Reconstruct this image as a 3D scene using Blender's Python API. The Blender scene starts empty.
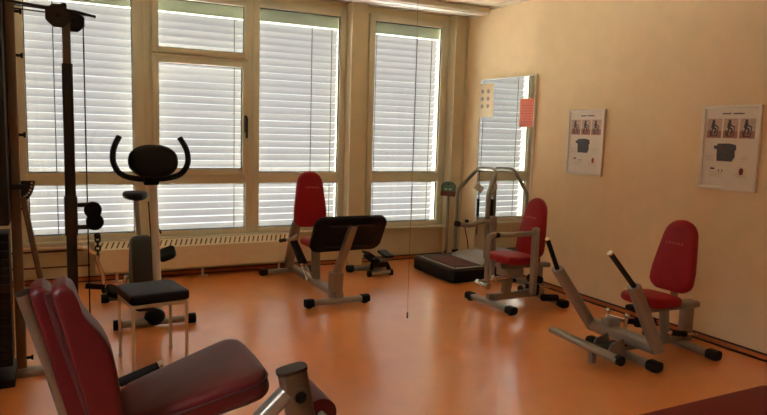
import bpy, bmesh, math, random
from mathutils import Vector, Matrix
random.seed(7)
scene = bpy.context.scene
col = scene.collection
PI = math.pi
V = Vector

# ------------------------------------------------------------------ materials
def srgb(r, g, b):
    f = lambda c: c / 12.92 if c <= 0.04045 else ((c + 0.055) / 1.055) ** 2.4
    return (f(r / 255), f(g / 255), f(b / 255), 1)

def mat(name, c, rough=0.5, metal=0.0, noise=0.0, nscale=20, bump=0.0, bscale=200, spec=0.5, coat=0.0, stretch=None):
    m = bpy.data.materials.new(name); m.use_nodes = True
    nt = m.node_tree; b = nt.nodes['Principled BSDF']
    b.inputs['Base Color'].default_value = c
    b.inputs['Roughness'].default_value = rough
    b.inputs['Metallic'].default_value = metal
    b.inputs['Specular IOR Level'].default_value = spec
    b.inputs['Coat Weight'].default_value = coat
    tc = nt.nodes.new('ShaderNodeTexCoord')
    src = tc.outputs['Object']
    if stretch:
        mp = nt.nodes.new('ShaderNodeMapping'); mp.inputs['Scale'].default_value = stretch
        nt.links.new(src, mp.inputs['Vector']); src = mp.outputs['Vector']
    if noise:
        n = nt.nodes.new('ShaderNodeTexNoise'); n.inputs['Scale'].default_value = nscale; n.inputs['Detail'].default_value = 5
        nt.links.new(src, n.inputs['Vector'])
        r = nt.nodes.new('ShaderNodeValToRGB')
        r.color_ramp.elements[0].position = 0.3; r.color_ramp.elements[1].position = 0.7
        r.color_ramp.elements[0].color = tuple(x * (1 - noise) for x in c[:3]) + (1,)
        r.color_ramp.elements[1].color = tuple(min(1, x * (1 + noise)) for x in c[:3]) + (1,)
        nt.links.new(n.outputs['Fac'], r.inputs['Fac']); nt.links.new(r.outputs['Color'], b.inputs['Base Color'])
    if bump:
        n2 = nt.nodes.new('ShaderNodeTexNoise'); n2.inputs['Scale'].default_value = bscale; n2.inputs['Detail'].default_value = 3
        nt.links.new(src, n2.inputs['Vector'])
        bp = nt.nodes.new('ShaderNodeBump'); bp.inputs['Strength'].default_value = bump; bp.inputs['Distance'].default_value = 0.004
        nt.links.new(n2.outputs['Fac'], bp.inputs['Height']); nt.links.new(bp.outputs['Normal'], b.inputs['Normal'])
    return m

M = {}
M['wall'] = mat('cream_wallpaper', srgb(234, 210, 168), 0.75, noise=0.03, nscale=6, bump=0.25, bscale=150)
M['floor'] = mat('orange_linoleum', srgb(236, 144, 70), 0.30, noise=0.05, nscale=5, bump=0.04, bscale=60, spec=0.75)
fb = M['floor'].node_tree.nodes['Principled BSDF']; fb.inputs['Coat Weight'].default_value = .8; fb.inputs['Coat Roughness'].default_value = .20; fb.inputs['Coat IOR'].default_value = 1.75
M['base'] = mat('linoleum_upstand', srgb(190, 108, 60), 0.5, noise=0.05)
M['seal'] = mat('dark_seal', srgb(50, 26, 18), 0.6, noise=0.1)
M['frame'] = mat('cream_window_frame', srgb(206, 202, 178), 0.45, noise=0.03, nscale=4)
M['parapet'] = mat('cream_parapet', srgb(208, 196, 162), 0.7, noise=0.03, nscale=6)
M['gasket'] = mat('black_gasket', srgb(28, 26, 24), 0.6, noise=0.1)
M['radiator'] = mat('cream_radiator', srgb(230, 214, 178), 0.4, noise=0.03)
M['wood'] = mat('brown_wood', srgb(96, 54, 34), 0.5, noise=0.15, nscale=8, stretch=(1, 20, 20))
M['red'] = mat('red_vinyl', srgb(150, 14, 28), 0.5, noise=0.06, nscale=12, bump=0.12, bscale=350, spec=0.28)
M['postbrown'] = mat('brown_painted_steel', srgb(92, 76, 60), 0.45, 0.3, noise=0.06)
M['wine'] = mat('wine_red_vinyl', srgb(82, 6, 14), 0.45, noise=0.08, nscale=10, bump=0.15, bscale=300, spec=0.4)
M['stitch'] = mat('pale_embroidery', srgb(196, 92, 92), 0.7, noise=0.1)
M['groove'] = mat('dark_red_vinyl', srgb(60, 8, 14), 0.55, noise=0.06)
M['metal'] = mat('grey_painted_steel', srgb(148, 142, 132), 0.34, 0.55, noise=0.05, nscale=8, spec=0.5)
M['chrome'] = mat('polished_steel', srgb(220, 214, 204), 0.2, 0.9, noise=0.03)
M['dark'] = mat('dark_steel', srgb(38, 30, 26), 0.5, 0.3, noise=0.1)
M['darker'] = mat('dark_brown_steel', srgb(22, 17, 15), 0.6, 0.1, noise=0.12, nscale=6)
M['bronze'] = mat('brownish_steel', srgb(112, 92, 74), 0.4, 0.4, noise=0.08)
M['black'] = mat('black_rubber', srgb(10, 10, 11), 0.6, noise=0.15, bump=0.1, spec=0.25)
M['blackpl'] = mat('black_plastic', srgb(11, 11, 12), 0.55, noise=0.1, spec=0.22)
M['greypl'] = mat('grey_plastic', srgb(44, 43, 43), 0.5, noise=0.06, spec=0.3)
M['ltgrey'] = mat('pale_grey_plastic', srgb(198, 194, 186), 0.45, noise=0.04)
M['midgrey'] = mat('mid_grey_plastic', srgb(150, 148, 144), 0.3, noise=0.05)
M['navy'] = mat('navy_vinyl', srgb(14, 20, 42), 0.5, noise=0.08, bump=0.12, bscale=300, spec=0.25)
M['leg'] = mat('cream_enamel', srgb(214, 192, 160), 0.4, noise=0.03)
M['brownmat'] = mat('brown_grip_mat', srgb(88, 34, 30), 0.6, noise=0.15, nscale=60)
M['white'] = mat('white_paper', srgb(226, 218, 204), 0.7, noise=0.02)
M['cream'] = mat('notice_paper', srgb(232, 216, 182), 0.7, noise=0.02)
M['pink'] = mat('salmon_paper', srgb(216, 116, 92), 0.7, noise=0.05, nscale=30)
M['ink'] = mat('dark_ink', srgb(44, 42, 46), 0.7, noise=0.1)
M['greyink'] = mat('slate_ink', srgb(72, 74, 80), 0.7, noise=0.2, nscale=40)
M['photo'] = mat('photo_print', srgb(196, 168, 152), 0.6, noise=0.12, nscale=25)
M['photofloor'] = mat('photo_print_floor', srgb(168, 116, 100), 0.6, noise=0.2, nscale=40)
M['redink'] = mat('red_ink', srgb(150, 60, 52), 0.7, noise=0.1)
M['paleink'] = mat('pale_ink', srgb(176, 166, 154), 0.7, noise=0.1)
M['silver'] = mat('silver_picture_frame', srgb(226, 220, 208), 0.4, 0.1, noise=0.03)
M['green'] = mat('green_panel', srgb(80, 112, 98), 0.5, noise=0.15, nscale=60)
M['lcd'] = mat('pale_display', srgb(170, 205, 190), 0.35, noise=0.05)
M['maroon'] = mat('maroon_plastic', srgb(98, 44, 38), 0.5, noise=0.08)
M['cord'] = mat('tan_cord', srgb(110, 82, 58), 0.8, noise=0.1)
M['couch'] = mat('dark_red_vinyl_couch', srgb(108, 8, 16), 0.55, noise=0.06, bump=0.12, bscale=300, spec=0.25)
M['header'] = mat('sage_header', srgb(120, 128, 112), 0.6, noise=0.04)

def ceiling_mat():
    m = mat('ceiling_tile', srgb(194, 182, 154), 0.8, bump=0.2, bscale=120)
    nt = m.node_tree; b = nt.nodes['Principled BSDF']
    tc = nt.nodes.new('ShaderNodeTexCoord')
    br = nt.nodes.new('ShaderNodeTexBrick'); br.offset = 0
    br.inputs['Scale'].default_value = 1.0
    br.inputs['Brick Width'].default_value = 0.62; br.inputs['Row Height'].default_value = 0.62
    br.inputs['Mortar Size'].default_value = 0.005
    br.inputs['Color1'].default_value = srgb(194, 182, 154); br.inputs['Color2'].default_value = srgb(188, 175, 148)
    br.inputs['Mortar'].default_value = srgb(96, 80, 60)
    nt.links.new(tc.outputs['Object'], br.inputs['Vector']); nt.links.new(br.outputs['Color'], b.inputs['Base Color'])
    return m
M['ceiling'] = ceiling_mat()

def glass_mat():
    m = bpy.data.materials.new('window_glass'); m.use_nodes = True
    nt = m.node_tree; nt.nodes.remove(nt.nodes['Principled BSDF'])
    out = nt.nodes['Material Output']
    t = nt.nodes.new('ShaderNodeBsdfTransparent'); t.inputs['Color'].default_value = (0.93, 0.94, 0.93, 1)
    g = nt.nodes.new('ShaderNodeBsdfGlossy'); g.inputs['Roughness'].default_value = 0.02
    f = nt.nodes.new('ShaderNodeFresnel'); f.inputs['IOR'].default_value = 1.3
    mx = nt.nodes.new('ShaderNodeMixShader')
    nt.links.new(f.outputs['Fac'], mx.inputs['Fac']); nt.links.new(t.outputs[0], mx.inputs[1]); nt.links.new(g.outputs[0], mx.inputs[2])
    nt.links.new(mx.outputs[0], out.inputs['Surface'])
    return m
M['glass'] = glass_mat()

def slat_mat():
    m = bpy.data.materials.new('blind_slat'); m.use_nodes = True
    nt = m.node_tree; nt.nodes.remove(nt.nodes['Principled BSDF'])
    out = nt.nodes['Material Output']
    d = nt.nodes.new('ShaderNodeBsdfDiffuse'); d.inputs['Color'].default_value = (0.185, 0.188, 0.198, 1)
    t = nt.nodes.new('ShaderNodeBsdfTranslucent'); t.inputs['Color'].default_value = (0.26, 0.265, 0.28, 1)
    n = nt.nodes.new('ShaderNodeTexNoise'); n.inputs['Scale'].default_value = 3
    mr = nt.nodes.new('ShaderNodeMapRange'); mr.inputs['To Min'].default_value = SLAT_T * .85; mr.inputs['To Max'].default_value = SLAT_T * 1.15
    nt.links.new(n.outputs['Fac'], mr.inputs['Value'])
    mx = nt.nodes.new('ShaderNodeMixShader')
    nt.links.new(mr.outputs[0], mx.inputs['Fac']); nt.links.new(d.outputs[0], mx.inputs[1]); nt.links.new(t.outputs[0], mx.inputs[2])
    nt.links.new(mx.outputs[0], out.inputs['Surface'])
    return m
SLAT_T = 0.02
M['slat'] = slat_mat()

def mirror_mat():
    m = bpy.data.materials.new('mirror_glass'); m.use_nodes = True
    b = m.node_tree.nodes['Principled BSDF']
    b.inputs['Base Color'].default_value = (0.86, 0.87, 0.85, 1); b.inputs['Metallic'].default_value = 1; b.inputs['Roughness'].default_value = 0.015
    return m
M['mirror'] = mirror_mat()

# ------------------------------------------------------------------ mesh builder (world coordinates)
def wloc(o):
    p = V((0, 0, 0))
    while o is not None:
        p += o.location; o = o.parent
    return p

def frame_of(d):
    d = d.normalized()
    up = V((0, 0, 1)) if abs(d.z) < 0.95 else V((0, 1, 0))
    a = d.cross(up).normalized(); b = a.cross(d).normalized()
    return a, b

def fillet(pts, r, n=6):
    pts = [V(p) for p in pts]
    if len(pts) < 3: return pts
    out = [pts[0]]
    for i in range(1, len(pts) - 1):
        p, a, b = pts[i], pts[i - 1] - pts[i], pts[i + 1] - pts[i]
        rr = min(r, a.length * 0.49, b.length * 0.49)
        s, e = p + a.normalized() * rr, p + b.normalized() * rr
        for k in range(n + 1):
            t = k / n
            out.append(s * (1 - t) ** 2 + p * 2 * t * (1 - t) + e * t * t)
    out.append(pts[-1])
    return out

class MB:
    def __init__(self): self.bm = bmesh.new()
    def box(self, x0, x1, y0, y1, z0, z1, bev=0.0, rot=None, seg=2):
        bm = self.bm
        r = bmesh.ops.create_cube(bm, size=1)
        vs = r['verts']
        for v in vs:
            v.co = V(((x0 + x1) / 2 + v.co.x * (x1 - x0), (y0 + y1) / 2 + v.co.y * (y1 - y0), (z0 + z1) / 2 + v.co.z * (z1 - z0)))
        if rot:
            c = V(((x0 + x1) / 2, (y0 + y1) / 2, (z0 + z1) / 2))
            for v in vs: v.co = c + rot @ (v.co - c)
        if bev > 0:
            es = list({e for v in vs for e in v.link_edges})
            bmesh.ops.bevel(bm, geom=es, offset=min(bev, abs(x1 - x0) * .49, abs(y1 - y0) * .49, abs(z1 - z0) * .49), segments=seg, affect='EDGES', profile=0.5)
        return self
    def sweep(self, path, sec, cap=True):
        bm = self.bm
        P = [V(p) for p in path]
        n = len(P); rings = []
        T = []
        for i in range(n):
            a = P[max(i - 1, 0)]; b = P[min(i + 1, n - 1)]
            T.append((b - a).normalized())
        A, B = frame_of(T[0])
        for i in range(n):
            if i > 0:
                q = T[i - 1].rotation_difference(T[i]); A = q @ A; B = q @ B
            s = sec(i / (n - 1)) if callable(sec) else sec
            rings.append([bm.verts.new(P[i] + A * u + B * w) for u, w in s])
        m = len(rings[0])
        for i in range(n - 1):
            for k in range(m):
                bm.faces.new((rings[i][k], rings[i][(k + 1) % m], rings[i + 1][(k + 1) % m], rings[i + 1][k]))
        if cap:
            bm.faces.new(list(reversed(rings[0]))); bm.faces.new(rings[-1])
        return self
    def tube(self, path, r, seg=12, fil=0.0, cap=True):
        p = fillet(path, fil) if fil else path
        return self.sweep(p, [(r * math.cos(2 * PI * k / seg), r * math.sin(2 * PI * k / seg)) for k in range(seg)], cap)
    def bar(self, path, w, h, rr=0.25, fil=0.0):          # rounded rectangular tube; w across, h along the frame's second axis
        p = fillet(path, fil) if fil else path
        return self.sweep(p, rrect(w, h, min(w, h) * rr))
    def pad(self, outline, o, U, W, N, front, back, er, crown=0.0, bend=None):
        bm = self.bm
        o, U, W, N = V(o), V(U).normalized(), V(W).normalized(), V(N).normalized()
        us = [p[0] for p in outline]; ws = [p[1] for p in outline]
        cu, cw = (max(us) + min(us)) / 2, (max(ws) + min(ws)) / 2
        hu, hw = (max(us) - min(us)) / 2, (max(ws) - min(ws)) / 2
        prof = []
        for k in range(5):                                   # back edge, from the back face out
            a = PI / 2 * (1 - k / 4); prof.append((er * (1 - math.cos(a)), -back + er * (1 - math.sin(a))))
        for k in range(5):
            a = PI / 2 * k / 4; prof.append((er * (1 - math.cos(a)), front - er * (1 - math.sin(a))))
        rings = []
        def pt(u, w, h):
            d = bend(u, w) if bend else 0
            return o + U * u + W * w + N * (h + d)
        inner = [0.8, 0.6, 0.4, 0.2]
        su0, sw0 = 1 - er / hu, 1 - er / hw
        for f in reversed(inner):
            rings.append([bm.verts.new(pt(cu + (u - cu) * su0 * f, cw + (w - cw) * sw0 * f, -back)) for u, w in outline])
        for ins, h in prof:
            su, sw = 1 - ins / hu, 1 - ins / hw
            rings.append([bm.verts.new(pt(cu + (u - cu) * su, cw + (w - cw) * sw, h)) for u, w in outline])
        for f in inner:
            rings.append([bm.verts.new(pt(cu + (u - cu) * su0 * f, cw + (w - cw) * sw0 * f, front + crown * (1 - f * f))) for u, w in outline])
        m = len(outline)
        for i in range(len(rings) - 1):
            for k in range(m):
                bm.faces.new((rings[i][k], rings[i][(k + 1) % m], rings[i + 1][(k + 1) % m], rings[i + 1][k]))
        bm.faces.new(list(reversed(rings[0]))); bm.faces.new(rings[-1])
        return self
    def prism(self, outline, o, U, W, N, h, bev=0.0):
        bm = self.bm
        o, U, W, N = V(o), V(U), V(W), V(N)
        a = [bm.verts.new(o + U * u + W * w) for u, w in outline]
        b = [bm.verts.new(o + U * u + W * w + N * h) for u, w in outline]
        m = len(a); fs = []
        for k in range(m): fs.append(bm.faces.new((a[k], a[(k + 1) % m], b[(k + 1) % m], b[k])))
        fs.append(bm.faces.new(list(reversed(a)))); fs.append(bm.faces.new(b))
        if bev:
            es = list({e for f in fs[-2:] for e in f.edges})
            bmesh.ops.bevel(bm, geom=es, offset=bev, segments=2, affect='EDGES')
        return self
    def ball(self, c, r, sx=1, sy=1, sz=1, seg=16):
        q = bmesh.ops.create_uvsphere(self.bm, u_segments=seg, v_segments=seg // 2, radius=r)
        for v in q['verts']: v.co = V((v.co.x * sx, v.co.y * sy, v.co.z * sz)) + V(c)
        return self
    def build(self, name, m, parent=None, smooth=True):
        bmesh.ops.recalc_face_normals(self.bm, faces=self.bm.faces)
        me = bpy.data.meshes.new(name)
        off = wloc(parent) if parent else V((0, 0, 0))
        for v in self.bm.verts: v.co -= off
        self.bm.to_mesh(me); self.bm.free()
        me.materials.append(m)
        if smooth:
            me.polygons.foreach_set('use_smooth', [True] * len(me.polygons))
            me.set_sharp_from_angle(angle=math.radians(38))
        o = bpy.data.objects.new(name, me); col.objects.link(o)
        if parent: o.parent = parent
        return o

def rrect(w, h, r, n=4):
    out = []
    for cx, cy, a0 in ((w / 2 - r, h / 2 - r, 0), (-w / 2 + r, h / 2 - r, PI / 2), (-w / 2 + r, -h / 2 + r, PI), (w / 2 - r, -h / 2 + r, 1.5 * PI)):
        for k in range(n + 1):
            a = a0 + PI / 2 * k / n
            out.append((cx + r * math.cos(a), cy + r * math.sin(a)))
    return out
def ell(a, b, n=32, p=2.0):
    out = []
    for k in range(n):
        t = 2 * PI * k / n; c, s = math.cos(t), math.sin(t)
        out.append((a * math.copysign(abs(c) ** (2 / p), c), b * math.copysign(abs(s) ** (2 / p), s)))
    return out
def resample(pts, n):
    P = [V((a, b, 0)) for a, b in pts]; P.append(P[0])
    L = [0]
    for i in range(1, len(P)): L.append(L[-1] + (P[i] - P[i - 1]).length)
    out = []
    for k in range(n):
        s = L[-1] * k / n
        i = max(j for j in range(len(L) - 1) if L[j] <= s)
        f = (s - L[i]) / max(L[i + 1] - L[i], 1e-9)
        q = P[i].lerp(P[i + 1], f); out.append((q.x, q.y))
    return out

def empty(name, loc, label=None, cat=None, group=None, kind=None):
    o = bpy.data.objects.new(name, None); col.objects.link(o); o.location = loc
    o.empty_display_size = 0.1
    return tag(o, label, cat, group, kind)
def tag(o, label=None, cat=None, group=None, kind=None):
    if label: o['label'] = label
    if cat: o['category'] = cat
    if group: o['group'] = group
    if kind: o['kind'] = kind
    return o
def struct(mb, name, m, smooth=False): return tag(mb.build(name, m, None, smooth), kind='structure')

# ------------------------------------------------------------------ room shell
XR, XL, YB, YW, ZC = 4.5, -1.6, -1.6, 6.88, 2.97
struct(MB().box(XL - .1, XR + .1, YB - .1, 7.06, -.12, 0), 'floor', M['floor'])
struct(MB().box(XL - .1, XR + .1, YB - .1, 7.06, ZC, ZC + .12), 'ceiling', M['ceiling'])
struct(MB().box(XR, XR + .12, YB - .1, 7.06, 0, ZC), 'wall_right', M['wall'])
wl = MB().box(XL - .12, XL, YB - .1, .95, 0, ZC); wl.box(XL - .12, XL, 1.75, 7.06, 0, ZC)
wl.box(XL - .12, XL, .95, 1.75, 0, .9); wl.box(XL - .12, XL, .95, 1.75, 2.3, ZC)
struct(wl, 'wall_left', M['wall'])
struct(MB().box(XL, XR, YB - .12, YB, 0, ZC), 'wall_back', M['wall'])
wf = MB()
wf.box(XL, XR, YW, 7.05, 0, .385)                         # parapet under the windows
wf.box(XL, -.30, YW, 7.05, .385, ZC)                       # wall left of the windows
wf.box(-.30, XR, 6.90, 7.05, 2.90, ZC)                     # strip above
wf.box(2.97, 3.16, 6.74, 7.05, 0, ZC, .004)                # pillar between the windows
wf.box(3.16, 3.25, 6.90, 7.05, .385, 2.90)
wf.box(4.335, XR, 6.74, 7.05, 0, ZC, .004)                 # pillar in the corner
struct(wf, 'wall_front', M['parapet'])
tr = MB()
tr.box(-.30, 2.965, 6.80, 6.90, .385, .412, .004); tr.box(3.165, 4.33, 6.80, 6.90, .385, .412, .004)
struct(tr, 'trim_1', M['frame'])                          # window sill board
struct(MB().tube([(4.487, 6.727, .05), (4.487, 6.727, ZC)], .012, 8), 'trim_2', M['frame'])  # corner bead
bt = MB()
for z in (.318, .163): bt.box(-1.2, .27, 6.865, 6.879, z - .008, z + .008, .002)
struct(bt, 'trim_3', M['wood'])
# upstand of the linoleum with dark seals
def baseboard(name, x0, x1, y0, y1):
    o = MB().box(x0, x1, y0, y1, 0, .047, .002).build(name, M['base'], None, False)
    tag(o, kind='structure')
    return o
b = baseboard('baseboard_right', XR - .012, XR, YB, 6.73)
MB().box(XR - .016, XR, YB, 6.73, .043, .052).build('top_seal', M['seal'], b, False)
MB().box(XR - .030, XR - .0125, YB, 6.73, .0005, .010).build('floor_seal', M['seal'], b, False)
b = baseboard('baseboard_front', XL, 4.33, 6.868, 6.879)
MB().box(XL, 4.33, 6.864, 6.879, .043, .052).build('top_seal', M['seal'], b, False)
MB().box(XL, 4.33, 6.850, 6.867, .0005, .010).build('floor_seal', M['seal'], b, False)
b = baseboard('baseboard_left', XL, XL + .012, YB, 6.87)

# ceiling-side curtain rail box
t = empty('curtain_rail_box', (2.0, 6.3, ZC), 'long cream rail box under the ceiling above the windows', 'rail box')
MB().box(-.6, 4.40, 6.16, 6.44, 2.905, 2.969, .006).build('box', M['frame'], t)
MB().box(-.6, 4.40, 6.20, 6.225, 2.895, 2.905, .002).build('rail', M['ltgrey'], t)
MB().box(-.6, 4.40, 6.36, 6.385, 2.895, 2.905, .002).build('rail', M['ltgrey'], t)

# ------------------------------------------------------------------ windows
GY = 6.93
def ring(mb, x0, x1, z0, z1, w, y0, y1, bev=.004):
    mb.box(x0 - w, x0, y0, y1, z0 - w, z1 + w, bev); mb.box(x1, x1 + w, y0, y1, z0 - w, z1 + w, bev)
    mb.box(x0, x1, y0, y1, z0 - w, z0, bev); mb.box(x0, x1, y0, y1, z1, z1 + w, bev)
def gasket(x0, x1, z0, z1, parent, y=GY):
    g = MB(); w = .009
    ring(g, x0 + w, x1 - w, z0 + w, z1 - w, w, y - .006, y + .004, 0); g.build('gasket', M['gasket'], parent, False)
def pane(x0, x1, z0, z1, parent, y=GY):
    MB().box(x0 - .004, x1 + .004, y - .002, y + .002, z0 - .004, z1 + .004).build('pane', M['glass'], parent, False)
    gasket(x0, x1, z0, z1, parent, y - .004)
W = [(-.30, .795, -.243, .693), (.795, 1.89, .902, 1.815), (1.89, 2.965, 1.965, 2.893), (3.255, 4.33, 3.329, 4.238)]
for i, (a, bx, x0, x1) in enumerate(W):
    w = empty('window_%d' % (i + 1), ((x0 + x1) / 2, GY, .41), kind='structure')
    f = MB()
    f.box(a, x0, 6.885, 6.965, .413, 2.899, .004); f.box(x1, bx, 6.885, 6.965, .413, 2.899, .004)
    f.box(x0, x1, 6.885, 6.965, 2.822, 2.899, .004)
    f.box(x0, x1, 6.885, 6.965, .956, 1.071, .004); f.box(x0, x1, 6.885, 6.965, .413, .465, .004)
    if i == 1: f.box(x0, x1, 6.90, 6.965, 2.18, 2.335, .003)
    f.build('window_frame', M['frame'], w)
    pane(x0, x1, .466, .955, w)
    if i != 1:
        pane(x0, x1, 1.072, 2.821, w)
    else:
        s = MB(); ring(s, .928, 1.775, 1.112, 2.175, .058, 6.848, 6.93)
        s.build('casement_sash', M['frame'], w)
        pane(.928, 1.775, 1.112, 2.175, w, 6.90)
        h = MB().box(1.79, 1.82, 6.838, 6.8475, 1.50, 1.68, .004)
        h.box(1.798, 1.812, 6.795, 6.8375, 1.60, 1.63, .004); h.box(1.792, 1.818, 6.79, 6.808, 1.44, 1.66, .006)
        h.build('sash_handle', M['greypl'], w)
        MB().box(.87, 1.833, 6.862, 6.884, 2.238, 2.262, .003).build('crossbar', M['frame'], w)
        rot = Matrix.Rotation(math.radians(2.2), 4, 'X')
        hs = MB(); ring(hs, .928, 1.79, 2.325, 2.80, .055, 6.85, 6.925)
        hp = MB().box(.926, 1.792, 6.893, 6.897, 2.323, 2.802)
        gk = MB(); ring(gk, .936, 1.782, 2.333, 2.792, .009, 6.888, 6.892, 0)
        for mb_, nm, mm in ((hs, 'hopper_sash', M['frame']), (hp, 'pane', M['glass']), (gk, 'gasket', M['gasket'])):
            for v in mb_.bm.verts:
                p = v.co - V((0, 6.89, 2.27)); v.co = V((0, 6.89, 2.27)) + rot.to_3x3() @ p
            mb_.build(nm, mm, w, nm == 'hopper_sash')

# unseen side window beside the camera, added to brighten the right wall
w = empty('window_5', (XL, 1.3, .9), kind='structure')
f = MB()
f.box(XL - .09, XL - .01, .951, 1.01, .901, 2.299, .004); f.box(XL - .09, XL - .01, 1.69, 1.749, .901, 2.299, .004)
f.box(XL - .09, XL - .01, 1.01, 1.69, .901, .97, .004); f.box(XL - .09, XL - .01, 1.01, 1.69, 2.23, 2.299, .004)
f.build('window_frame', M['frame'], w)
MB().box(XL - .052, XL - .048, 1.01, 1.69, .97, 2.23).build('pane', M['glass'], w, False)

# exterior venetian blinds
WHICH = ['leftmost window behind the cable pole', 'window with the tilting top sash and handle', 'window behind the red leg press backrest', 'rightmost window beside the corner mirror']
CORDS = [(.0,), (1.73,), (2.61, 2.85), (3.42, 3.97, 4.18)]
PITCH, CHORD, TILT = .075, .0785, math.radians(62)
for i, (a, bx, x0, x1) in enumerate(W):
    o = empty('venetian_blind', ((x0 + x1) / 2, 7.09, .40), 'pale slatted blind hanging outside the ' + WHICH[i], 'blind', 'venetian blinds outside the windows')
    s = MB(); z = .40
    xa, xb = x0 - .05, x1 + .05
    while z < 2.83:
        n = 5; pr = []
        for k in range(n + 1):
            t = k / n - .5
            yy = t * CHORD; hh = .006 * (1 - 4 * t * t)
            # outer edge (+y) lower
            pr.append((7.09 + yy * math.cos(TILT) + hh * math.sin(TILT), z - yy * math.sin(TILT) + hh * math.cos(TILT)))
        jz = random.uniform(-.003, .003)
        A = [s.bm.verts.new((xa, p, q + jz)) for p, q in pr]; B = [s.bm.verts.new((xb, p, q + jz * .3)) for p, q in pr]
        for k in range(n): s.bm.faces.new((A[k], A[k + 1], B[k + 1], B[k]))
        z += PITCH
    s.build('slats', M['slat'], o)
    MB().box(xa, xb, 7.02, 7.16, 2.70, 2.90, .004).build('header_box', M['header'], o)
    for cx in CORDS[i]:
        MB().box(cx - .004, cx + .004, 7.042, 7.046, .42, 2.745).build('ladder_tape', M['greypl'], o, False)
    g = MB()
    for gx in (xa - .004, xb + .004): g.box(gx - .012, gx + .012, 7.06, 7.12, .40, 2.745)
    g.build('guide_rail', M['ltgrey'], o, False)

# ------------------------------------------------------------------ radiator and pipe
t = empty('convector_radiator', (1.3, 6.75, 0), 'low cream convector radiator with slotted top under the windows', 'radiator')
r = MB().prism([(6.70, .11), (6.70, .335), (6.796, .402), (6.796, .11)], (.31, 0, 0), (0, 1, 0), (0, 0, 1), (1, 0, 0), 2.05, .003)
r.build('casing', M['radiator'], t)
g = MB(); xx = .345
gd = V((0, .096, .067)).normalized(); gn = V((0, -.067, .096)).normalized()
while xx < 2.33:                                             # slanted slots in the top face
    c0 = V((xx, 6.70, .335)) + gd * .018 + gn * .0004
    g.prism([(0, 0), (.016, 0), (.046, .082), (.030, .082)], c0, (1, 0, 0), gd, gn, .0008); xx += .050
g.build('grille', M['bronze'], t, False)
for lx in (.5, 1.335, 2.15):
    l = MB().tube([(lx, 6.745, .012), (lx, 6.745, .11)], .014, 10); l.tube([(lx, 6.745, 0), (lx, 6.745, .012)], .05, 20); l.build('foot', M['leg'], t)
MB().tube([(-1.55, 6.76, .375), (.22, 6.76, .365), (.309, 6.76, .30)], .017, 10, .05).build('pipe', M['leg'], t)
MB().tube([(.20, 6.76, .366), (.26, 6.76, .355)], .026, 12).build('valve', M['white'], t)

# ------------------------------------------------------------------ mirror and papers
t = empty('wall_mirror', (4.49, 5.9, .20), 'tall silver-framed mirror on the right wall beside the corner', 'mirror')
MB().box(4.484, 4.4985, 5.415, 6.385, .20, 2.18).build('mirror_glass', M['mirror'], t, False)
f = MB(); ring(f, 0, .01, 0, .01, .01, 0, .01) if False else None
f.box(4.478, 4.4985, 5.400, 5.4145, .185, 2.195, .002); f.box(4.478, 4.4985, 6.3855, 6.400, .185, 2.195, .002)
f.box(4.478, 4.4985, 5.4145, 6.3855, 2.1805, 2.195, .002); f.box(4.478, 4.4985, 5.4145, 6.3855, .185, .1995, .002)
f.build('mirror_frame', M['silver'], t)
t = empty('notice_sheet', (4.482, 6.26, 1.76), 'cream notice sheet with rows of small faces on the upper left of the mirror', 'notice')
MB().box(4.481, 4.4835, 6.135, 6.398, 1.756, 2.14).build('sheet', M['cream'], t, False)
for r_ in range(3):
    for c_ in range(2):
        cy, cz = 6.345 - c_ * .11, 2.05 - r_ * .085
        fc = MB().prism(ell(.028, .026, 20), (4.4808, cy, cz), (0, 1, 0), (0, 0, 1), (-1, 0, 0), .0004).build('printed_face', M['paleink'], t, False)
        for e in (-.011, .011): MB().prism(ell(.005, .006, 10), (4.4803, cy + e, cz + .007), (0, 1, 0), (0, 0, 1), (-1, 0, 0), .0004).build('printed_eye', M['ink'], fc, False)
        MB().box(4.4799, 4.4803, cy - .012, cy + .012, cz - .012, cz - .008).build('printed_mouth', M['ink'], fc, False)
t = empty('salmon_sheet', (4.475, 5.53, 1.645), 'salmon pink sheet of paper taped to the right edge of the mirror', 'paper')
MB().box(4.481, 4.4835, 5.415, 5.645, 1.645, 1.945).build('sheet', M['pink'], t, False)
l = MB()
for k in range(7): l.box(4.4806, 4.4810, 5.45, 5.61 - .02 * (k % 3), 1.70 + k * .028, 1.704 + k * .028)
l.build('printed_lines', M['redink'], t, False)

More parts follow.
